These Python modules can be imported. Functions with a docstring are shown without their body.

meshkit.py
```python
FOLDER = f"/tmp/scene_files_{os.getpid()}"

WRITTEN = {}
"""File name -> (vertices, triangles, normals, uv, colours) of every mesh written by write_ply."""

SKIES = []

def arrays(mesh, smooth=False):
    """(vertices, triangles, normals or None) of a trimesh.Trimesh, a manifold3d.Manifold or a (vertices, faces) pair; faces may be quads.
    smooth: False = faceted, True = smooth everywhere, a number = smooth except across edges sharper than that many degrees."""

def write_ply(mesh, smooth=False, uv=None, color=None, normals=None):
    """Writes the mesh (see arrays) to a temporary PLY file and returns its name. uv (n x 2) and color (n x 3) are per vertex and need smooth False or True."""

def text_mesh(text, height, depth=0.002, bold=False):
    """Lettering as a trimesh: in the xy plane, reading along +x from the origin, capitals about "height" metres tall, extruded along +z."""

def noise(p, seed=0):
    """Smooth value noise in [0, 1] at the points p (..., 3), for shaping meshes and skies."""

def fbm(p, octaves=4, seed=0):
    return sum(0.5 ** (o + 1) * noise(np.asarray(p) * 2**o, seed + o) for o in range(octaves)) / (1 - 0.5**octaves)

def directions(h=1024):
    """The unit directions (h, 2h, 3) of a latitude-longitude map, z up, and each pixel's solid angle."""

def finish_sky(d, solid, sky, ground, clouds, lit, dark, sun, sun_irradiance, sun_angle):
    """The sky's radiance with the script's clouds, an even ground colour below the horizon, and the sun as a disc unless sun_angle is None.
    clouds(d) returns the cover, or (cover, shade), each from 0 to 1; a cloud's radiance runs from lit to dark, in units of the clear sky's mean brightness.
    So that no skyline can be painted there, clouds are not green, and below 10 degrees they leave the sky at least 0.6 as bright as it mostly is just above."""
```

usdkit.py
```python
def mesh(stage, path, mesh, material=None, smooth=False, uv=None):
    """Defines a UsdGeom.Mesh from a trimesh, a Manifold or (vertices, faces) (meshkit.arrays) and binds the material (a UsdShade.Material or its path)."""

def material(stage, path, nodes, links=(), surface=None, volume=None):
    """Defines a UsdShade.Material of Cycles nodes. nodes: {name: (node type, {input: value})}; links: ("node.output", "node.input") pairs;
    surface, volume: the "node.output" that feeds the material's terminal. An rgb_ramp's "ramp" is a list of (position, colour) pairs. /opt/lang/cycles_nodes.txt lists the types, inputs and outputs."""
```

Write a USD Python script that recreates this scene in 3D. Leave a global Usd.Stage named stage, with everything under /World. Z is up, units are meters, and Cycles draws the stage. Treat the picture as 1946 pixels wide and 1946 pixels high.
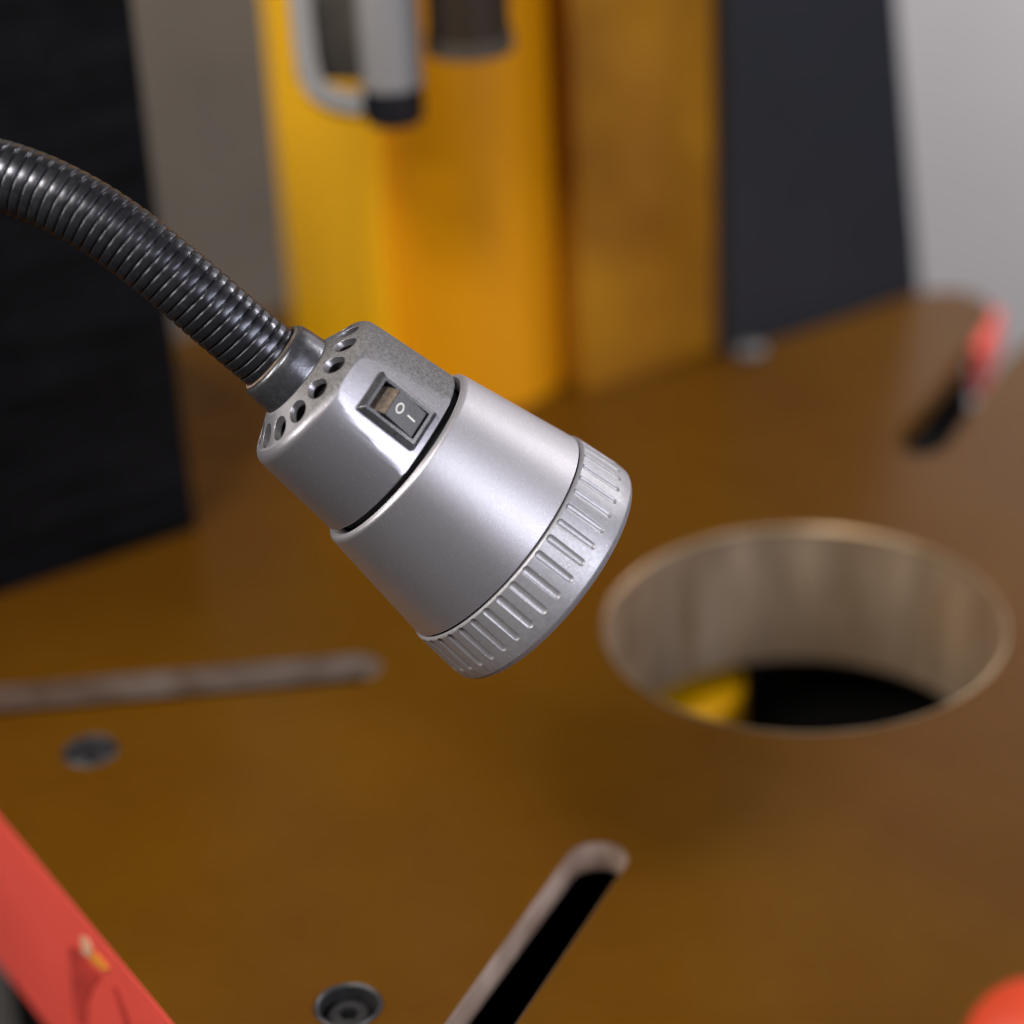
import math
import numpy as np
import trimesh
import manifold3d as m3
import usdkit, meshkit
from shapely.geometry import Polygon, LineString, Point, box as sbox
from shapely.ops import unary_union
from scipy.interpolate import CubicSpline
from pxr import Usd, UsdGeom, UsdLux, UsdShade, Gf, Sdf, Vt

rng = np.random.default_rng(7)
stage = Usd.Stage.CreateInMemory()
UsdGeom.SetStageUpAxis(stage, UsdGeom.Tokens.z)
UsdGeom.SetStageMetersPerUnit(stage, 1.0)
UsdGeom.Xform.Define(stage, '/World')

# ------------------------------------------------------------------ camera
# origin: centre of the round hole in the machine table, table top at z = 0
CAM = np.array([-0.08628, -0.63707, 0.38394])
C_R = np.array([0.998523, -0.025566, -0.047931])
C_U = np.array([0.054323, 0.469932, 0.881029])
C_F = np.array([0.0, 0.882332, -0.470627])
FOCAL_PX = 4590.0
cam = UsdGeom.Camera.Define(stage, '/World/camera')
M = np.eye(4)
M[0, :3], M[1, :3], M[2, :3], M[3, :3] = C_R, C_U, -C_F, CAM
cam.AddTransformOp().Set(Gf.Matrix4d(M.tolist()))
cam.CreateHorizontalApertureAttr(36.0)
cam.CreateVerticalApertureAttr(36.0)
cam.CreateFocalLengthAttr(36.0 * FOCAL_PX / 1946)
cam.CreateFStopAttr(4.9)
cam.CreateFocusDistanceAttr(0.546)
cam.CreateClippingRangeAttr(Gf.Vec2f(0.02, 100))
cam.CreateExposureAttr(1.0)

# ------------------------------------------------------------------ workshop lights and added fills
SUBJECT = np.array([-0.10, -0.13, 0.13])


def rect_light(name, pos, target, w, h, intensity, color):
    l = UsdLux.RectLight.Define(stage, '/World/' + name)
    pos, target = np.array(pos, float), np.array(target, float)
    z = pos - target
    z /= np.linalg.norm(z)
    x = np.cross([0, 0, 1], z)
    x /= np.linalg.norm(x)
    y = np.cross(z, x)
    m = np.eye(4)
    m[0, :3], m[1, :3], m[2, :3], m[3, :3] = x, y, z, pos
    l.AddTransformOp().Set(Gf.Matrix4d(m.tolist()))
    l.CreateWidthAttr(w)
    l.CreateHeightAttr(h)
    l.CreateIntensityAttr(intensity)
    l.CreateColorAttr(Gf.Vec3f(*color))
    return l


# window behind the photographer's right shoulder, window at the left, overhead fill added for general light
rect_light('window_light', SUBJECT + 1.1 * (0.70 * C_R + 0.07 * C_U - 0.71 * C_F), SUBJECT, 0.66, 0.38, 5.5, (0.94, 0.96, 1.06))
rect_light('side_light', (-0.42, -0.60, 0.92), (-0.12, 0.10, 0.03), 0.22, 0.22, 23.0, (1.0, 0.95, 0.88))
rect_light('left_light', (-0.74, -0.22, 0.45), (-0.15, 0.05, 0.03), 0.28, 0.28, 8.0, (1.0, 0.95, 0.88))
rect_light('overhead_fill', (-0.50, -0.32, 1.3), (-0.05, 0.2, 0.0), 0.2, 0.2, 4.0, (1.0, 0.96, 0.9))
# unseen fill added farther back to brighten the pale wall at the right
rect_light('wall_fill', (0.85, 0.50, 0.7), (0.70, 0.90, 0.0), 0.3, 0.3, 31.0, (1.0, 0.97, 0.98))


# ------------------------------------------------------------------ helpers
def at(px, py, z=0.0):
    """The point at height z that lies on the line of sight through pixel (px, py) of the 1946-pixel photograph."""
    d = (px - 973) / FOCAL_PX * C_R - (py - 973) / FOCAL_PX * C_U + C_F
    return CAM + d * (z - CAM[2]) / d[2]


def at_depth(px, py, depth):
    return CAM + depth * ((px - 973) / FOCAL_PX * C_R - (py - 973) / FOCAL_PX * C_U + C_F)


def at_plane(px, py, p0, n):
    d = (px - 973) / FOCAL_PX * C_R - (py - 973) / FOCAL_PX * C_U + C_F
    return CAM + d * np.dot(np.asarray(p0) - CAM, n) / np.dot(d, n)


used = {}


def path_for(name, parent):
    base = parent or '/World'
    k = used.get((base, name), 0)
    used[(base, name)] = k + 1
    return f'{base}/{name}' + (f'_{k:03d}' if k else '')


def obj(name, mesh, mat, parent=None, smooth=30, **data):
    p = path_for(name, parent)
    usdkit.mesh(stage, p, mesh, MAT[mat], smooth=smooth)
    prim = stage.GetPrimAtPath(p)
    for k, v in data.items():
        prim.SetCustomDataByKey(k, v)
    return p


def thing(name, label, category, matrix=None, loc=None):
    p = path_for(name, None)
    x = UsdGeom.Xform.Define(stage, p)
    if matrix is not None:
        x.AddTransformOp().Set(Gf.Matrix4d(np.asarray(matrix).tolist()))
    elif loc is not None:
        x.AddTranslateOp().Set(Gf.Vec3d(*map(float, loc)))
    x.GetPrim().SetCustomDataByKey('label', label)
    x.GetPrim().SetCustomDataByKey('category', category)
    return p


def lathe(profile, n=128, closed=False):
    """profile: (z, r) pairs, turned about z."""
    p = np.asarray(profile, float)
    th = np.linspace(0, 2 * np.pi, n, endpoint=False)
    v = np.stack([p[:, 1:2] * np.cos(th), p[:, 1:2] * np.sin(th), np.repeat(p[:, :1], n, 1)], -1).reshape(-1, 3)
    k = len(p)
    rows = range(k) if closed else range(k - 1)
    f = []
    for i in rows:
        a, b = i * n, ((i + 1) % k) * n
        j = np.arange(n)
        j2 = (j + 1) % n
        f.append(np.stack([a + j, a + j2, b + j2], 1))
        f.append(np.stack([a + j, b + j2, b + j], 1))
    t = trimesh.Trimesh(v, np.vstack(f), process=True)
    t.update_faces(t.nondegenerate_faces())
    if t.is_watertight and t.volume < 0:
        t.invert()
    return t


def to_m(t):
    return m3.Manifold(m3.Mesh(np.asarray(t.vertices, np.float32), np.asarray(t.faces, np.uint32)))


def solid(profile, n=128):
    """A closed solid of revolution; the profile's ends lie on the axis."""
    cs = m3.CrossSection([np.array([[r, z] for z, r in profile])], m3.FillRule.EvenOdd)
    return cs.revolve(n)


def arc(cz, cr, rad, a0, a1, n=8):
    """Points (z, r) on a circle about (cz, cr), angles in degrees measured from +z to +r."""
    return [(cz + rad * math.cos(math.radians(a)), cr + rad * math.sin(math.radians(a))) for a in np.linspace(a0, a1, n)]


def prism(poly, z0, z1):
    parts = [g for g in getattr(poly, 'geoms', [poly]) if g.area > 1e-9]
    t = trimesh.util.concatenate([trimesh.creation.extrude_polygon(g, z1 - z0, engine='earcut') for g in parts])
    t.apply_translation([0, 0, z0])
    return t


def place(t, origin, x, y, z):
    m = np.eye(4)
    m[:3, 0], m[:3, 1], m[:3, 2], m[:3, 3] = x, y, z, origin
    t = t.copy()
    t.apply_transform(m)
    return t


def cyl(r, z0, z1, n=96, bevel=0.0, up_lo=0.30, up_hi=0.95):
    b = bevel
    return lathe([(z0, 0), (z0, r - b), (z0 + b, r), (z1 - b, r), (z1, r - b), (z1, 0)] if b else [(z0, 0), (z0, r), (z1, r), (z1, 0)], n)


# ------------------------------------------------------------------ materials
MAT = {}


def mat(name, color, rough=0.5, metal=0.0, spec=0.5, vary=0.0, vscale=30.0, color2=None, rvar=0.0, bump=0.0, bscale=2000.0,
        dust=0.0, dust_color=(0.55, 0.5, 0.45), dscale=900.0, specks=0.0, sscale=700.0, coat=0.0, coat_rough=0.2, stretch=None, updust=0.0, up_color=(0.19, 0.18, 0.17), bevel=0.0, up_lo=0.30, up_hi=0.95):
    N = {'tc': ('texture_coordinate', {}), 'p': ('principled_bsdf', {'base_color': color, 'roughness': rough, 'metallic': metal, 'specular_ior_level': spec, 'coat_weight': coat, 'coat_roughness': coat_rough})}
    L = []
    vec = 'tc.object'
    if stretch is not None:
        N['map'] = ('mapping', {'scale': stretch})
        L.append(('tc.object', 'map.vector'))
        vec = 'map.vector'
    col = None
    if vary or color2 is not None:
        c2 = color2 or tuple(c * (1 - vary) for c in color)
        N['n1'] = ('noise_texture', {'scale': vscale, 'detail': 5.0, 'roughness': 0.6})
        N['r1'] = ('rgb_ramp', {'ramp': [(0.35, color), (0.68, c2)]})
        L += [(vec, 'n1.vector'), ('n1.fac', 'r1.fac')]
        col = 'r1.color'
    if dust:
        N['n2'] = ('noise_texture', {'scale': dscale, 'detail': 3.0, 'roughness': 0.7})
        N['n2b'] = ('noise_texture', {'scale': 60.0, 'detail': 4.0, 'roughness': 0.6})
        N['d1'] = ('math', {'math_type': 'multiply'})
        N['d2'] = ('map_range', {'from_min': 0.2, 'from_max': 0.42, 'to_min': 0.0, 'to_max': dust, 'clamp': True})
        N['dm'] = ('mix', {'color1': color, 'color2': dust_color})
        L += [('tc.object', 'n2.vector'), ('tc.object', 'n2b.vector'), ('n2.fac', 'd1.value1'), ('n2b.fac', 'd1.value2'), ('d1.value', 'd2.value'), ('d2.result', 'dm.fac')]
        if col:
            L.append((col, 'dm.color1'))
        col = 'dm.color'
        if metal:
            N['dmet'] = ('map_range', {'from_min': 0.0, 'from_max': 1.0, 'to_min': metal, 'to_max': 0.0, 'clamp': True})
            L += [('d2.result', 'dmet.value'), ('dmet.result', 'p.metallic')]
    if specks:
        N['v'] = ('voronoi_texture', {'scale': sscale, 'randomness': 1.0})
        N['vs'] = ('separate_color', {})
        N['v1'] = ('math', {'math_type': 'less_than', 'value2': 0.19})
        N['v2'] = ('math', {'math_type': 'less_than', 'value2': specks})
        N['v3'] = ('math', {'math_type': 'multiply'})
        N['sm'] = ('mix', {'color1': color, 'color2': (0.82, 0.80, 0.78)})
        L += [('tc.object', 'v.vector'), ('v.color', 'vs.color'), ('v.distance', 'v1.value1'), ('vs.r', 'v2.value1'), ('v1.value', 'v3.value1'), ('v2.value', 'v3.value2'), ('v3.value', 'sm.fac')]
        if col:
            L.append((col, 'sm.color1'))
        col = 'sm.color'
    if col:
        L.append((col, 'p.base_color'))
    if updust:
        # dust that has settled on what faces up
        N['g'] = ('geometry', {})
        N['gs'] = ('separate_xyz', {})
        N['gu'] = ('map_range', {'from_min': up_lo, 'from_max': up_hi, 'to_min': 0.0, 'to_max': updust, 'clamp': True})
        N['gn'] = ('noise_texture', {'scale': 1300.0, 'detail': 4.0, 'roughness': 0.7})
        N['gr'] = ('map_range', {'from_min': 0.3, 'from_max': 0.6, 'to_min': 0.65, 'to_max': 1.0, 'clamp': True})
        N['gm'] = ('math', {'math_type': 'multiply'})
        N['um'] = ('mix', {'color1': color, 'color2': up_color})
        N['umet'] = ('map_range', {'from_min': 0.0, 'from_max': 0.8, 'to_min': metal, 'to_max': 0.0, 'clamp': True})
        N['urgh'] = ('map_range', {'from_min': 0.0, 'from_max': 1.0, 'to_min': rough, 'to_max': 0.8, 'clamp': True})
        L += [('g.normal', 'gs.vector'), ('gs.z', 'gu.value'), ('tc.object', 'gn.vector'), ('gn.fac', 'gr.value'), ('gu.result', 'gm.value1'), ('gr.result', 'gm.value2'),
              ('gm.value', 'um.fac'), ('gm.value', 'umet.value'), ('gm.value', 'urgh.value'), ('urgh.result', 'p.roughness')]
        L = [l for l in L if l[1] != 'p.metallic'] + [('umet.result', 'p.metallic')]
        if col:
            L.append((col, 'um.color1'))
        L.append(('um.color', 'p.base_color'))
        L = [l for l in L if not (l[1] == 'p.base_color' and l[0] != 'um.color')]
    if rvar:
        N['n3'] = ('noise_texture', {'scale': vscale * 1.7, 'detail': 4.0})
        N['rr'] = ('map_range', {'from_min': 0.3, 'from_max': 0.7, 'to_min': max(rough - rvar, 0.02), 'to_max': rough + rvar, 'clamp': True})
        L += [(vec, 'n3.vector'), ('n3.fac', 'rr.value'), ('rr.result', 'p.roughness')]
    if bump:
        N['n4'] = ('noise_texture', {'scale': bscale, 'detail': 2.0})
        N['b'] = ('bump', {'strength': bump, 'distance': 0.0002})
        L += [(vec, 'n4.vector'), ('n4.fac', 'b.height'), ('b.normal', 'p.normal')]
    if bevel:
        N['bv'] = ('bevel', {'samples': 6, 'radius': bevel})
        L.append(('bv.bevel', 'b.normal' if bump else 'p.normal'))
    MAT[name] = usdkit.material(stage, '/World/Looks/' + name, N, L, surface='p.BSDF')


mat('silver_paint', (0.62, 0.598, 0.655), 0.38, 0.82, vary=0.18, vscale=3200, bump=0.14, bscale=4200, specks=0.20, sscale=1700, dust=0.16, dust_color=(0.30, 0.28, 0.27), dscale=1500, updust=0.32, up_color=(0.30, 0.28, 0.265))
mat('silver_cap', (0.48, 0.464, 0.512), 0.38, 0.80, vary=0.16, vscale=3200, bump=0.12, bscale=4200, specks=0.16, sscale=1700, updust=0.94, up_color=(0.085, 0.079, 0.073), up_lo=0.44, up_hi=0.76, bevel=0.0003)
mat('ring_metal', (0.42, 0.41, 0.44), 0.46, 0.55, vary=0.15, vscale=900, dust=0.55, dust_color=(0.24, 0.23, 0.22), dscale=1400, specks=0.05, sscale=1500, bump=0.08, bscale=2600, bevel=0.0003)
mat('black_chrome', (0.062, 0.063, 0.075), 0.28, 0.8, rvar=0.06, vscale=300, dust=0.10, dust_color=(0.30, 0.28, 0.26), bump=0.03, bscale=2500)
mat('collar_black', (0.14, 0.142, 0.16), 0.30, 0.8, rvar=0.06, vscale=300, dust=0.14, dust_color=(0.25, 0.24, 0.22), bump=0.16, bscale=2200, bevel=0.0003)
mat('dark_rubber', (0.012, 0.012, 0.013), 0.7)
mat('switch_black', (0.045, 0.045, 0.052), 0.18, 0.0, spec=1.0, coat=1.0, coat_rough=0.18, dust=0.3, dust_color=(0.25, 0.24, 0.24), dscale=1200, bump=0.05, bscale=3000)
mat('rocker_black', (0.034, 0.031, 0.036), 0.34, 0.0, spec=0.6, dust=0.22, dust_color=(0.24, 0.22, 0.21), dscale=1500, bump=0.06, bscale=3000)
mat('rocker_end', (0.09, 0.07, 0.055), 0.6, 0.0, dust=0.8, dust_color=(0.34, 0.25, 0.18), dscale=1500)
mat('mark_white', (0.90, 0.89, 0.80), 0.5)
mat('lens_glass', (0.75, 0.77, 0.78), 0.15, 0.0)
mat('table_paint', (0.106, 0.043, 0.0018), 0.27, 0.0, spec=0.15, color2=(0.086, 0.031, 0.0018), vscale=9, rvar=0.05, dust=0.008, dust_color=(0.35, 0.25, 0.15), dscale=400)
mat('steel_sleeve', (0.66, 0.51, 0.37), 0.38, 0.7, color2=(0.38, 0.26, 0.16), vscale=55, stretch=(1.0, 1.0, 0.25), rvar=0.08)
mat('rim_dull', (0.36, 0.26, 0.17), 0.40, 0.6, color2=(0.20, 0.12, 0.05), vscale=40)
mat('slot_steel', (0.58, 0.45, 0.38), 0.5, 0.3, color2=(0.32, 0.22, 0.17), vscale=60)
mat('slot_rust', (0.25, 0.19, 0.155), 0.55, 0.2, color2=(0.14, 0.085, 0.055), vscale=50)
mat('screw_dark', (0.048, 0.047, 0.050), 0.45, 0.4, vary=0.4, vscale=250)
mat('knob_red', (0.70, 0.055, 0.012), 0.6, 0.0, vary=0.2, vscale=60)
mat('red_paint', (0.90, 0.10, 0.075), 0.42, 0.0, vary=0.12, vscale=25)
mat('red_worn', (0.62, 0.058, 0.042), 0.5, 0.0, vary=0.4, vscale=120)
mat('chip_orange', (0.75, 0.30, 0.03), 0.5)
mat('chip_pale', (0.70, 0.42, 0.27), 0.5)
mat('yellow_paint', (0.82, 0.42, 0.001), 0.40, 0.0, vary=0.06, vscale=8, rvar=0.05)
mat('orange_paint', (0.78, 0.31, 0.001), 0.40, 0.0, vary=0.06, vscale=8, rvar=0.05)
mat('yellow_shaded', (0.24, 0.090, 0.004), 0.42, 0.0, color2=(0.39, 0.17, 0.006), vscale=16, rvar=0.05)  # column yellow with the shade right of the round column painted in
mat('black_paint', (0.0015, 0.0015, 0.0018), 0.5, 0.0, spec=0.10, color2=(0.006, 0.006, 0.008), vscale=18, stretch=(1.0, 1.0, 7.0), dust=0.02, dust_color=(0.16, 0.15, 0.16), dscale=70)
mat('slate_paint', (0.017, 0.019, 0.026), 0.5, 0.0, vary=0.2, vscale=14)
mat('void_dark', (0.006, 0.006, 0.006), 0.8, spec=0.2)  # near-black: shade in slots and gaps put into the colour
mat('backdrop_paint', (0.20, 0.170, 0.145), 0.6, 0.0, vary=0.25, vscale=7)  # dark tone for the shaded backdrop left of the column
mat('wall_paint', (0.46, 0.44, 0.44), 0.7, 0.0, vary=0.08, vscale=5)
mat('silver_dull', (0.36, 0.35, 0.355), 0.45, 0.5)
mat('steel_dull', (0.13, 0.127, 0.128), 0.45, 0.4)
mat('plate_taupe', (0.10, 0.088, 0.075), 0.5, 0.0, vary=0.4, vscale=40)
mat('fitting_brown', (0.022, 0.013, 0.006), 0.5)
mat('band_dark', (0.07, 0.055, 0.042), 0.5, 0.2)
mat('black_plastic', (0.009, 0.0095, 0.013), 0.4)

# ------------------------------------------------------------------ setting: wall behind, dark floor below
E1 = np.array([0.846, 0.533, 0.0])      # along the table's far edge
E2 = np.array([-0.533, 0.846, 0.0])     # away from it
E3 = np.array([0.0, 0.0, 1.0])
wall_o = np.array([0.1, 0.95, 0.0])
wall = place(trimesh.creation.box(extents=[2.6, 0.05, 2.4]), wall_o + np.array([0, 0, 0.1]), np.array([0.96, 0.28, 0]), np.array([-0.28, 0.96, 0]), E3)
obj('wall', wall, 'wall_paint', None, smooth=None, kind='structure')
floor = trimesh.creation.box(extents=[4.0, 4.0, 0.04])
floor.apply_translation([0, 0, -0.92])
obj('floor', floor, 'void_dark', None, smooth=None, kind='structure')

# ------------------------------------------------------------------ machine table
table = thing('machine_table', 'brown painted steel machine table with round hole, radial slots and red rim', 'table')
back_left = np.array([-0.292, 0.0147])


def xy(px, py):
    return at(px, py)[:2]


corner = [xy(1700, 571), xy(1748, 556), xy(1790, 550), xy(1835, 553), xy(1868, 566), xy(1888, 590)]
s_a, s_b = xy(1738, 835), xy(1782, 838)
right_pts = [xy(1814, 826), xy(1908, 692), xy(1946, 651), xy(2060, 585)]
left_dir = np.array([0.527, -0.85])
p_nl = back_left + left_dir * 0.36
outline = [back_left] + corner
outline += [xy(2060, 585)]
outline += [xy(2060, 585) + left_dir * 0.45 + E1[:2] * 0.02, p_nl + E1[:2] * 0.40, p_nl]
plate_poly = Polygon(outline).buffer(0)
far_slot = Polygon([xy(1890, 560), xy(1884, 604), xy(1706, 828), xy(1716, 856), xy(1752, 866), xy(1796, 852)] + right_pts + [xy(2060, 480)])
HOLE_R = 0.0622
HC = np.array([0.0012, -0.0003])
holes = [Point(*HC).buffer(HOLE_R, 64)]
ROT = math.radians(3.2)


def slot(a, b, w):
    return LineString([a, b]).buffer(w / 2, 16)


slot_left = slot(xy(672, 1268), xy(-260, 1352), 0.0178)
slot_near = slot(xy(1135, 1632), xy(760, 2160), 0.0165)
slot_back = slot(xy(1075, 880), xy(985, 825), 0.0150)
holes += [slot_left, slot_near, slot_back, far_slot]
bolt1, bolt2 = xy(172, 1428), xy(662, 1912)
holes += [Point(*bolt1).buffer(0.0082, 32), Point(*bolt2).buffer(0.0086, 32)]
plate_poly = plate_poly.difference(unary_union(holes))
PT = 0.0078
plate_poly = max(getattr(plate_poly, 'geoms', [plate_poly]), key=lambda g: g.area)
plate = prism(plate_poly, -PT, 0.0)
obj('table_top', plate, 'table_paint', table, smooth=20)
# bare steel lining of slots (the cut faces), butted just inside the cuts
for s in (slot_left, slot_near):
    ring = s.buffer(-0.00005).difference(s.buffer(-0.0004))
    obj('slot_edge', prism(ring, -PT - 0.0015, -0.0006), 'slot_rust' if s is slot_left else 'slot_steel', table, smooth=20)
# sleeve in the hole, its rim chamfered
R0, R1 = HOLE_R - 0.0001, HOLE_R - 0.0021
sl = lathe([(-0.050, R1), (-0.050, R0), (-0.0015, R0), (-0.0015, R1)], 160, closed=True)
sl.apply_translation([HC[0], HC[1], 0])
obj('steel_sleeve', sl, 'steel_sleeve', table, smooth=25)
rm = lathe([(-0.0012, R1 + 0.0003), (-0.0012, R0 - 0.0001), (0.0006, R0 - 0.0001), (0.0008, R0 - 0.0006), (-0.0004, R1 + 0.0003)], 160, closed=True)
rm.apply_translation([HC[0], HC[1], 0])
obj('hole_rim', rm, 'rim_dull', table, smooth=25)
# screws in the counterbores
def screw(center, r, z, socket, rim):
    body = solid([(z - 0.012, 0), (z - 0.012, r), (z - 0.0012, r), (z, r - 0.0012), (z, 0)], 64)
    hexs = m3.CrossSection([np.array([[socket * math.cos(k * math.pi / 3), socket * math.sin(k * math.pi / 3)] for k in range(6)])])
    body = body - m3.Manifold.extrude(hexs, 0.01).translate([0, 0, z - 0.005])
    body = body.translate([float(center[0]), float(center[1]), 0.0])
    s = obj('screw', body, 'screw_dark', table, smooth=30)
    rr = lathe([(-0.010, rim - 0.0012), (-0.010, rim), (0.0002, rim), (0.0008, rim - 0.0005), (0.0003, rim - 0.0012)], 64, closed=True)
    rr.apply_translation([center[0], center[1], 0])
    obj('counterbore_rim', rr, 'screw_dark', s, smooth=30)


screw(bolt1, 0.0068, -0.0006, 0.0026, 0.00815)
screw(bolt2, 0.0058, -0.0022, 0.0026, 0.0085)
# red rim along the near left side and the far corner
a, b = back_left + left_dir * 0.02, p_nl
out2 = -E1[:2]
rail = Polygon([a, b, b + out2 * 0.0004, a + out2 * 0.0004])
rail_m = prism(rail, -0.068, -0.0002)
red_rail = obj('red_rim', rail_m, 'red_paint', table, smooth=20)
red_bar = Polygon([xy(1858, 638), xy(1888, 578), xy(1904, 586), xy(1882, 640), xy(1868, 664), xy(1850, 654)])
obj('red_rim', prism(red_bar, -0.020, -0.0012), 'red_paint', table, smooth=20)
# worn patch and paint chips on the red rim
OUT3 = np.array([out2[0], out2[1], 0.0])
RIMP = np.array([a[0], a[1], 0.0]) + OUT3 * 0.0005
LD3 = np.array([left_dir[0], left_dir[1], 0.0]) / np.linalg.norm(left_dir)


def rim_patch(pts, name, m, lift):
    P = []
    for px, py in pts:
        q = at_plane(px, py, RIMP, OUT3) - RIMP
        P.append((np.dot(q, LD3), q[2]))
    pl = Polygon(P).buffer(0)
    t = prism(pl, 0, lift)
    obj(name, place(t, RIMP, LD3, np.array([0, 0, 1.0]), np.cross(LD3, [0, 0, 1.0])), m, red_rail, smooth=None)


sgn = np.dot(np.cross(LD3, [0, 0, 1.0]), OUT3)
rim_patch([(137, 1795), (160, 1800), (180, 1830), (200, 1850), (185, 1870), (172, 1900), (170, 1946), (155, 1946), (146, 1905)], 'worn_patch', 'red_worn', 0.0002 * sgn)
rim_patch([(222, 1870), (230, 1872), (250, 1925), (258, 1960), (246, 1950)], 'worn_patch', 'red_worn', 0.0002 * sgn)
rim_patch([(162, 1776), (172, 1778), (184, 1800), (182, 1816), (166, 1808)], 'paint_chip', 'chip_pale', 0.0004 * sgn)
rim_patch([(178, 1806), (190, 1808), (216, 1838), (206, 1840), (184, 1824)], 'paint_chip', 'chip_orange', 0.0004 * sgn)
# near-black cabinet, the shade under the table put into its colour, and a yellow frame member seen through the hole
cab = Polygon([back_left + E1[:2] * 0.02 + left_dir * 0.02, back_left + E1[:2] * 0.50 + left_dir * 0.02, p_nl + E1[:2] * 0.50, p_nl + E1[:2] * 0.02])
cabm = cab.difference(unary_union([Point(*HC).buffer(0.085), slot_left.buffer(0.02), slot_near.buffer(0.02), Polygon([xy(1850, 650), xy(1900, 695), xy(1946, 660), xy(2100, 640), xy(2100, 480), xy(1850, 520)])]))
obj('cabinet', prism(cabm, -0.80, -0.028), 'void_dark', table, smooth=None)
yb = place(cyl(0.030, -0.012, 0.012, 48, 0.003), at(1300, 1335, -0.075) + np.array([-0.009, 0, 0]), E1, E2, E3)
obj('frame_member', yb, 'yellow_paint', table, smooth=40)

# ------------------------------------------------------------------ ledge behind the table
ledge_far = at(430, 783, -0.004)
d_far = float(np.dot(ledge_far[:2] - back_left, E2[:2]))
LZ = -0.004
lo = back_left + E2[:2] * 0.0015
u_step = float(np.dot(xy(545, 800) - lo, E1[:2]))
ledge_poly = Polygon([lo - E1[:2] * 0.10, lo + E1[:2] * 0.375, lo + E1[:2] * 0.375 + E2[:2] * 0.16, lo + E1[:2] * u_step + E2[:2] * 0.16, lo + E1[:2] * u_step + E2[:2] * d_far, lo - E1[:2] * 0.10 + E2[:2] * d_far])
obj('machine_ledge', prism(ledge_poly, LZ - 0.08, LZ), 'table_paint', None, smooth=None,
    label='narrow brown ledge behind the slotted table, under the yellow column', category='ledge')

# ------------------------------------------------------------------ black panel on the left
pc = at(374, 1006, LZ)
pl0 = np.array([pc[0], pc[1], 0.0])
blk = trimesh.creation.box(extents=[0.40, 0.03, 0.20])
blk.apply_translation([-0.20, 0.015, 0.10])
obj('black_board', place(blk, pl0 + np.array([0, 0, LZ + 0.0005]), E1, E2, E3), 'black_paint', None, smooth=None,
    label='large scuffed black panel standing at the left end of the table', category='panel')

# ------------------------------------------------------------------ yellow column
FN = -E2                                             # the way its front faces
col_p = np.array([lo[0], lo[1], 0.0]) + E2 * 0.010
H = 0.45


def u_at(px, v):
    p = col_p + E2 * v
    return float(np.dot(at_plane(px, 560, p, FN) - p, E1))


column = thing('machine_column', 'yellow and orange painted machine column with a round front and flat side plates', 'column')


def cbox(u0, u1, v0, v1, z0, z1):
    t = trimesh.creation.box(extents=[u1 - u0, v1 - v0, z1 - z0])
    t.apply_translation([(u0 + u1) / 2, (v0 + v1) / 2, (z0 + z1) / 2])
    return place(t, col_p, E1, E2, E3)


CV = 0.045                                           # depth of the round column's axis behind the front
cu0, cu1 = u_at(712, CV), u_at(1056, CV)
cr, cc = (cu1 - cu0) / 2 * 0.90, (cu0 + cu1) / 2
tube = cyl(cr, LZ + 0.0005, H, 96)
tube.apply_translation([cc, CV, 0])
obj('round_column', place(tube, col_p, E1, E2, E3), 'orange_paint', column, smooth=40)
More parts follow.
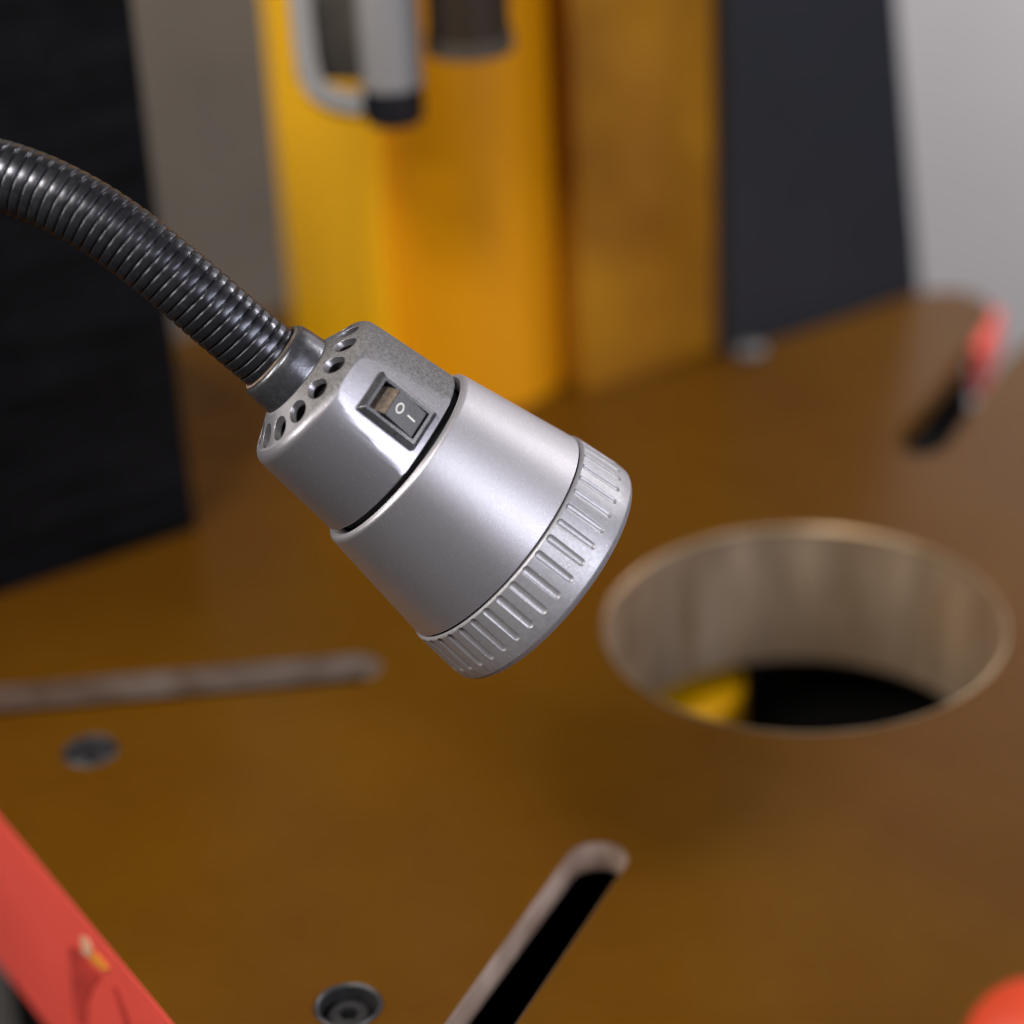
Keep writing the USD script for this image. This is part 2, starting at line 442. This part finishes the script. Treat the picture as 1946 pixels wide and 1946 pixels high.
# the left side plate runs back from the round column and faces left
v0_, v1_ = CV - 0.006, CV + 0.057
ua = u_at(703, v0_)
obj('side_plate', cbox(ua, ua + 0.012, v0_, v1_, LZ + 0.0005, H), 'yellow_paint', column, smooth=None, label='bright yellow flat plate left of the round column')
obj('gap_shade', cbox(cc, cc + cr * 1.7, CV + 0.022, CV + 0.024, LZ + 0.0005, H), 'void_dark', column, smooth=None)  # thin sheet added, near-black for the shade between column and right plate
obj('side_plate', cbox(u_at(1104, 0.004), u_at(1364, 0.004), 0.004, 0.07, LZ + 0.0005, H), 'yellow_shaded', column, smooth=None, label='flat yellow plate right of the round column with shade darkened into its paint')

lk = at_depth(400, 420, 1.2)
lkr = trimesh.creation.box(extents=[0.34, 0.20, 1.3])  # box added to keep the background left of the column dark
obj('backdrop_box', place(lkr, np.array([lk[0] - 0.02, lk[1] + 0.10, -0.25]), np.array([0.96, 0.28, 0]), np.array([-0.28, 0.96, 0]), E3), 'backdrop_paint', None, smooth=None,
    label='added taupe locker behind the gap between the black board and the yellow column', category='backdrop')

# ------------------------------------------------------------------ dark slate panel on the right
sp = at(1385, 668, 0.0)
sp0 = np.array([sp[0], sp[1], 0.0]) + E2 * 0.004
SN = -E2


def on_panel(px, py):
    q = at_plane(px, py, sp0, SN) - sp0
    return (float(np.dot(q, E1)), float(q[2]))


pp = [on_panel(1383, 700), on_panel(1378, -420), on_panel(1668, -420), on_panel(1752, 590)]
pt = prism(Polygon(pp), -0.03, 0.0)
obj('slate_panel', place(pt, sp0, E1, E3, np.cross(E1, E3)), 'slate_paint', None, smooth=None,
    label='dark blue-grey panel with a slanting right edge beside the yellow column', category='panel')
bead = trimesh.creation.icosphere(3, 1.0)
bead.apply_scale([0.0062, 0.004, 0.0034])
q = at(1425, 668, 0.003)
bead.apply_translation(q)
obj('rag_scrap', bead, 'steel_dull', None, smooth=True, label='small pale scrap lying at the foot of the dark blue-grey panel', category='scrap')

# ------------------------------------------------------------------ silver cylinder hanging before the column
air = thing('air_cylinder', 'silver cylinder with a black end cap and grey steel bracket before the yellow column', 'cylinder')
AD = 0.772


def vertical_at(px, py, depth):
    return at_depth(px, py, depth)


ac = at_depth(746, 165, AD)
rr = 58 / FOCAL_PX * AD
t = cyl(rr, 0, 0.30, 64, 0.001)
t.apply_translation(ac)
obj('barrel', t, 'silver_dull', air, smooth=40)
t = lathe([(-0.0115, 0), (-0.0115, rr * 0.85), (-0.0095, rr * 1.0), (-0.0002, rr * 1.0), (-0.0002, 0)], 64)
t.apply_translation(ac)
obj('end_cap', t, 'black_plastic', air, smooth=40)
# bent bracket strip
bp = [at_depth(560, -300, AD), at_depth(568, -60, AD), at_depth(577, 60, AD), at_depth(586, 130, AD), at_depth(602, 170, AD), at_depth(640, 193, AD), at_depth(690, 200, AD)]
cs = CubicSpline(np.arange(len(bp)), np.array(bp))
pts = cs(np.linspace(0, len(bp) - 1, 60))
tan = np.gradient(pts, axis=0)
tan /= np.linalg.norm(tan, axis=1)[:, None]
nrm = np.cross(tan, C_F)
nrm /= np.linalg.norm(nrm, axis=1)[:, None]
bw, bt = 0.0034, 0.005
sec = [(-bw, -bt), (bw, -bt), (bw, bt), (-bw, bt)]
V = np.concatenate([[p + n * s[0] + np.cross(n, tt) * s[1] for s in sec] for p, n, tt in zip(pts, nrm, tan)])
F = []
for i in range(len(pts) - 1):
    for j in range(4):
        a_, b_ = i * 4 + j, i * 4 + (j + 1) % 4
        F += [[a_, b_, b_ + 4], [a_, b_ + 4, a_ + 4]]
F += [[0, 2, 1], [0, 3, 2], [len(V) - 4, len(V) - 3, len(V) - 2], [len(V) - 4, len(V) - 2, len(V) - 1]]
bk = trimesh.Trimesh(V, F)
trimesh.repair.fix_normals(bk)
obj('bracket', bk, 'steel_dull', air, smooth=30)
bb = place(trimesh.creation.box(extents=[0.026, 0.004, 0.30]), at_depth(642, 150, AD + 0.012) + E3 * 0.15, C_R, np.cross(E3, C_R), E3)
obj('back_plate', bb, 'plate_taupe', air, smooth=None)

fit = thing('round_fitting', 'dark brown round fitting with a thin band high on the yellow column', 'fitting')
FD = 0.775
fc = at_depth(893, 84, FD)
fr = 78 / FOCAL_PX * FD
t = cyl(fr, 0.0, 0.25, 64, 0.002)
t.apply_translation(fc)
obj('fitting_body', t, 'fitting_brown', fit, smooth=40)
t = lathe([(-0.0015, fr - 0.003), (-0.0015, fr + 0.001), (0.004, fr + 0.001), (0.004, fr - 0.003)], 64, closed=True)
t.apply_translation(fc)
obj('grey_band', t, 'band_dark', fit, smooth=30)

# ------------------------------------------------------------------ red ball knob at the lower right
kc = at_depth(1980, 2008, 0.43)
kr = 150 / FOCAL_PX * 0.43
knob = thing('lever_knob', 'red ball knob of a lever at the lower right corner', 'knob')
t = trimesh.creation.icosphere(4, kr)
t.apply_translation(kc)
obj('ball', t, 'knob_red', knob, smooth=True)
t = cyl(0.004, -kc[2] - 0.0, -kr * 0.9, 32)
t.apply_translation(kc)
obj('lever_rod', t, 'screw_dark', knob, smooth=40)

# ------------------------------------------------------------------ the work lamp (millimetres along its axis, then metres)
AX = np.array([0.71312497, -0.04268386, -0.69973629])
BASE = np.array([-0.11490357, -0.14125079, 0.13847699])
VX = np.array([0.21743893, -0.93545065, 0.2786618])
VX = VX - AX * np.dot(VX, AX)
VX /= np.linalg.norm(VX)
WY = np.cross(AX, VX)
LM = np.eye(4)
LM[0, :3], LM[1, :3], LM[2, :3], LM[3, :3] = VX, WY, AX, BASE
lamp = thing('work_lamp', 'silver grey work lamp with rocker switch on a black ribbed gooseneck', 'lamp', matrix=LM)
mm = 0.001


def S(profile):
    return [(z * mm, r * mm) for z, r in profile]


# back cap: conical face with vents, rounded shoulder, flat pad for the switch, open inside
cap_out = [(-25.9, 0), (-25.9, 9.6), (-25.4, 11.0)] + arc(-19.2, 17.3, 3.0, 172, 98, 10) + [(-17.4, 20.55), (2.1, 22.35), (2.5, 22.0), (2.5, 0)]
# the arc above runs from the face to the side
cap = solid(S(cap_out), 192)
cap_in = [(-23.6, 0), (-23.6, 11.6), (-20.3, 16.6), (-17.5, 18.4), (2.6, 19.3), (2.6, 0)]
cap = cap - solid(S(cap_in), 96)
SW = math.radians(-23.0)
sw_n = np.array([math.cos(SW), math.sin(SW), 0.0])       # outward, in lamp coordinates
sw_s = np.array([-math.sin(SW), math.cos(SW), 0.0])      # sideways
sw_t = np.array([0, 0, 1.0])
# pad: cut the side flat
tilt = math.atan2(0.9, 21.5)
pad_n = sw_n * math.cos(tilt) - sw_t * math.sin(tilt)
pad_t = np.cross(sw_s, pad_n) * -1
pad_t = pad_t if pad_t[2] > 0 else -pad_t
PAD_C = sw_n * 20.42 * mm + sw_t * (-7.0 * mm)


def in_pad(t):
    return place(t, PAD_C, pad_t, np.cross(pad_n, pad_t), pad_n)


# the pad is very slightly crowned
ys = np.linspace(-12, 12, 25) * mm
crown = Polygon([(y, -(y ** 2) / (2 * 45 * mm)) for y in ys] + [(0.03, 0.02), (-0.03, 0.02)])
cutter = trimesh.creation.extrude_polygon(crown, 0.08, engine='earcut')
cutter.apply_translation([0, 0, -0.04])
cutter = place(cutter, [0, 0, 0], [0, 1, 0], [0, 0, 1], [1, 0, 0])
cap = cap - to_m(in_pad(cutter))
hole = trimesh.creation.box(extents=[13.4 * mm, 8.4 * mm, 0.012])
cap = cap - to_m(in_pad(hole))
for k in range(14):
    a = math.radians(-7.8 + 360 / 14 * (k + 0.0)) + math.radians(4)
    c = trimesh.creation.cylinder(radius=2.6 * mm, height=0.012, sections=32)
    c.apply_translation([15.1 * mm * math.cos(a), 15.1 * mm * math.sin(a), -23.0 * mm])
    cap = cap - to_m(c)
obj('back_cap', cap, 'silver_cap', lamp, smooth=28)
# dark inner can so that the vents look into a closed shell
inn = lathe(S([(-16.0, 0), (-16.0, 15.5), (3.0, 17.5), (3.0, 0)]), 64)
obj('inner_can', inn, 'dark_rubber', lamp, smooth=30)
# collar that clamps the gooseneck
col_prof = [(-32.6, 7.5), (-32.9, 8.3), (-32.6, 9.2), (-31.9, 9.75), (-30.0, 10.05), (-26.2, 10.4), (-25.7, 10.3), (-25.7, 7.5)]
obj('collar', lathe(S(col_prof), 128, closed=True), 'collar_black', lamp, smooth=40)
obj('collar_rim', lathe(S([(-33.0, 8.0), (-33.25, 8.5), (-33.0, 9.0), (-32.7, 8.9), (-32.6, 8.1)]), 96, closed=True), 'rocker_end', lamp, smooth=40)
# recessed neck between cap and shade
obj('gap_ring', lathe(S([(2.45, 18.0), (2.45, 19.9), (5.5, 19.9), (5.5, 18.0)]), 128, closed=True), 'dark_rubber', lamp, smooth=30)
# conical shade with a rounded back lip
shade = [(5.2, 20.5), (4.0, 22.2), (3.6, 22.8)] + arc(5.1, 22.9, 1.35, 170, 100, 8) + [(8.0, 24.75), (34.1, 29.05), (34.4, 28.7), (34.4, 27.0), (8.5, 22.0)]
obj('shade', lathe(S(shade), 224, closed=True), 'silver_paint', lamp, smooth=30)
# fluted grip ring in front
ring_out = [(34.2, 26.0), (34.7, 28.6), (34.8, 29.35), (35.2, 29.68)] + [(46.0, 30.75)] + arc(47.6, 27.6, 3.3, 72, 10, 12) + [(50.9, 25.5), (48.0, 25.0), (40.0, 26.0)]
cs_ = m3.CrossSection([np.array([[r * mm, z * mm] for z, r in ring_out])], m3.FillRule.EvenOdd)
ring = cs_.revolve(336)
FL = []
NFL = 42
p0 = np.array([29.6 + 0.97, 36.0])
p1 = np.array([30.58 + 0.97, 44.7])
for k in range(NFL):
    a = 2 * math.pi * (k + 0.35) / NFL
    e = np.array([math.cos(a), math.sin(a)])
    A = np.array([e[0] * p0[0], e[1] * p0[0], p0[1]]) * mm
    B = np.array([e[0] * p1[0], e[1] * p1[0], p1[1]]) * mm
    sA = m3.Manifold.sphere(1.32 * mm, 32).translate(A.tolist())
    sB = m3.Manifold.sphere(1.32 * mm, 32).translate(B.tolist())
    FL.append(m3.Manifold.batch_hull([sA, sB]))
ring = ring - m3.Manifold.batch_boolean(FL, m3.OpType.Add)
obj('grip_ring', ring, 'ring_metal', lamp, smooth=28)
obj('seam_ring', lathe(S([(33.6, 26.5), (33.6, 28.55), (35.4, 28.55), (35.4, 26.5)]), 128, closed=True), 'dark_rubber', lamp, smooth=30)
obj('lens', lathe(S([(47.5, 0), (47.5, 25.4), (49.5, 25.4), (50.2, 0)]), 96), 'lens_glass', lamp, smooth=40)

# rocker switch
BL, BW = 15.9, 10.9


def rrect(l, w, r):
    return sbox(-l / 2 + r, -w / 2 + r, l / 2 - r, w / 2 - r).buffer(r, 6)


def loft(levels, hole_lw):
    """Bezel: stacked outlines joined (a convex hull of the stack), with a rectangular opening."""
    P = []
    for (l, w, r, z) in levels:
        for x, y in list(rrect(l, w, r).exterior.coords)[:-1]:
            P.append([x * mm, y * mm, z * mm])
    h = m3.Manifold.hull_points(np.array(P, np.float64))
    cut = m3.Manifold.cube([hole_lw[0] * mm, hole_lw[1] * mm, 0.02], True)
    return h - cut


bez = loft([(BL, BW, 0.7, 0.0), (BL, BW, 0.7, 0.55), (BL - 0.3, BW - 0.3, 0.6, 0.75), (BL - 2.1, BW - 2.1, 0.4, 1.65), (BL - 2.1, BW - 2.1, 0.4, -5.0)], (12.3, 7.3))
bt_ = bez.to_mesh()
bzm = trimesh.Trimesh(bt_.vert_properties[:, :3], bt_.tri_verts, process=False)
obj('switch_bezel', in_pad(bzm), 'switch_black', lamp, smooth=None)
# rocker: side outline along the switch (x) and outward (z)
RW = 6.75
prof = [(-5.75, -3.4), (-5.55, -0.9), (-2.55, 2.95), (-2.40, 3.02), (5.55, 1.40), (5.8, 1.1), (5.9, -3.4)]
rk = trimesh.creation.extrude_polygon(Polygon([(x * mm, z * mm) for x, z in prof]), RW * mm, engine='earcut')
rk.apply_translation([0, 0, -RW / 2 * mm])
rk = place(rk, [0, 0, 0], [1, 0, 0], [0, 0, 1], [0, -1, 0])
rocker = obj('rocker', in_pad(rk), 'rocker_black', lamp, smooth=12)
# dusty end facet, a skin on the steep side of the rocker
d1 = np.array([-2.62 + 5.53, 2.86 + 0.88])
ln = np.linalg.norm(d1)
fac = trimesh.creation.box(extents=[ln * mm, RW * 0.97 * mm, 0.06 * mm])
fx = np.array([d1[0] / ln, 0, d1[1] / ln])
fz = np.array([-d1[1] / ln, 0, d1[0] / ln])
fac = place(fac, np.array([(-5.53 - 2.62) / 2, 0, (-0.88 + 2.86) / 2]) * mm + fz * 0.03 * mm, fx, [0, 1, 0], fz)
obj('dusty_end', in_pad(fac), 'rocker_end', rocker, smooth=None)
# marks on the rocker face
g0, g1 = np.array([-2.40, 3.02]), np.array([5.55, 1.40])
gd = (g1 - g0) / np.linalg.norm(g1 - g0)
gx = np.array([gd[0], 0, gd[1]])
gz = np.array([-gd[1], 0, gd[0]])


def on_face(frac, t):
    c = g0 + (g1 - g0) * frac
    return in_pad(place(t, np.array([c[0], 0, c[1]]) * mm + gz * 0.01 * mm, gx, [0, 1, 0], gz))


th = np.linspace(0, 2 * np.pi, 48, endpoint=False)
oring = Polygon([(0.98 * mm * math.cos(x), 1.30 * mm * math.sin(x)) for x in th], [[(0.68 * mm * math.cos(x), 0.98 * mm * math.sin(x)) for x in th]])
obj('off_mark', on_face(0.26, prism(oring, 0, 0.03 * mm)), 'mark_white', rocker, smooth=None)
obj('on_mark', on_face(0.70, prism(sbox(-1.15 * mm, -0.19 * mm, 1.15 * mm, 0.19 * mm), 0, 0.03 * mm)), 'mark_white', rocker, smooth=None)

# gooseneck: one wound strip along a curve
end_l = np.array([0, 0, -28.0 * mm])


def w2l(p):
    d = np.asarray(p) - BASE
    return np.array([d @ VX, d @ WY, d @ AX])


PXY = np.array([(513, 680), (455, 630), (388, 575), (311.6, 511), (242, 456), (177, 412), (106, 376), (20, 339)], float)
along = np.r_[0, np.cumsum(np.hypot(*np.diff(PXY, axis=0).T))]
depth0 = 0.5435
d0_px = np.array([-math.cos(math.radians(38.7)), -math.sin(math.radians(38.7))])      # leaves along the lamp's axis
Bs = np.stack([along ** 2, along ** 3], 1)
coef = np.linalg.lstsq(Bs, PXY - PXY[0] - along[:, None] * d0_px, rcond=None)[0]
path = [np.array([0, 0, -27.0 * mm])]
for a_ in np.linspace(0, along[-1], 12):
    p = PXY[0] + a_ * d0_px + a_ ** 2 * coef[0] + a_ ** 3 * coef[1]
    s_acc = a_ * depth0 / FOCAL_PX
    k = s_acc / 0.080
    dep = depth0 - s_acc * (math.sin(math.radians(17)) * (1 - k / 2) + math.sin(math.radians(-5)) * k / 2)
    q = w2l(at_depth(p[0], p[1], dep))
    if q[2] < -31 * mm:
        path.append(q)
wl = BASE + path[-1][0] * VX + path[-1][1] * WY + path[-1][2] * AX
for q in ((-0.228, wl[1] + 0.012, wl[2] + 0.004), (-0.260, wl[1] + 0.040, wl[2] + 0.014), (-0.290, wl[1] + 0.090, 0.224), (-0.300, wl[1] + 0.118, 0.197)):
    path.append(w2l(q))
path = np.array(path)
seg = np.r_[0, np.cumsum(np.linalg.norm(np.diff(path, axis=0), axis=1))]
sp_ = CubicSpline(seg, path)
PITCH = 2.42 * mm
GR = 8.0 * mm
NS, NT = int(seg[-1] / PITCH * 14), 56
sv = np.linspace(0, seg[-1], NS)
P = sp_(sv)
T = sp_(sv, 1)
T /= np.linalg.norm(T, axis=1)[:, None]
Nn = np.zeros_like(T)
Nn[0] = np.cross(T[0], [1, 0, 0])
Nn[0] /= np.linalg.norm(Nn[0])
for i in range(1, NS):
    n_ = Nn[i - 1] - T[i] * np.dot(Nn[i - 1], T[i])
    Nn[i] = n_ / np.linalg.norm(n_)
Bn = np.cross(T, Nn)
thv = np.linspace(0, 2 * np.pi, NT, endpoint=False)
ph = (sv[:, None] / PITCH + thv[None] / (2 * np.pi)) % 1.0
x_ = np.abs(ph - 0.5) * 2                                  # 0 mid strip .. 1 joint
rad = GR - 0.10 * mm * x_ ** 2 - 0.95 * mm * np.clip((x_ - 0.78) / 0.22, 0, 1) ** 1.6
V = P[:, None] + rad[..., None] * (np.cos(thv)[None, :, None] * Nn[:, None] + np.sin(thv)[None, :, None] * Bn[:, None])
i, j = np.meshgrid(np.arange(NS - 1), np.arange(NT), indexing='ij')
Q = np.stack([i * NT + j, i * NT + (j + 1) % NT, (i + 1) * NT + (j + 1) % NT, (i + 1) * NT + j], -1).reshape(-1, 4)
g = trimesh.Trimesh(V.reshape(-1, 3), np.vstack([Q[:, [0, 1, 2]], Q[:, [0, 2, 3]]]), process=False)
obj('gooseneck', g, 'black_chrome', lamp, smooth=True)
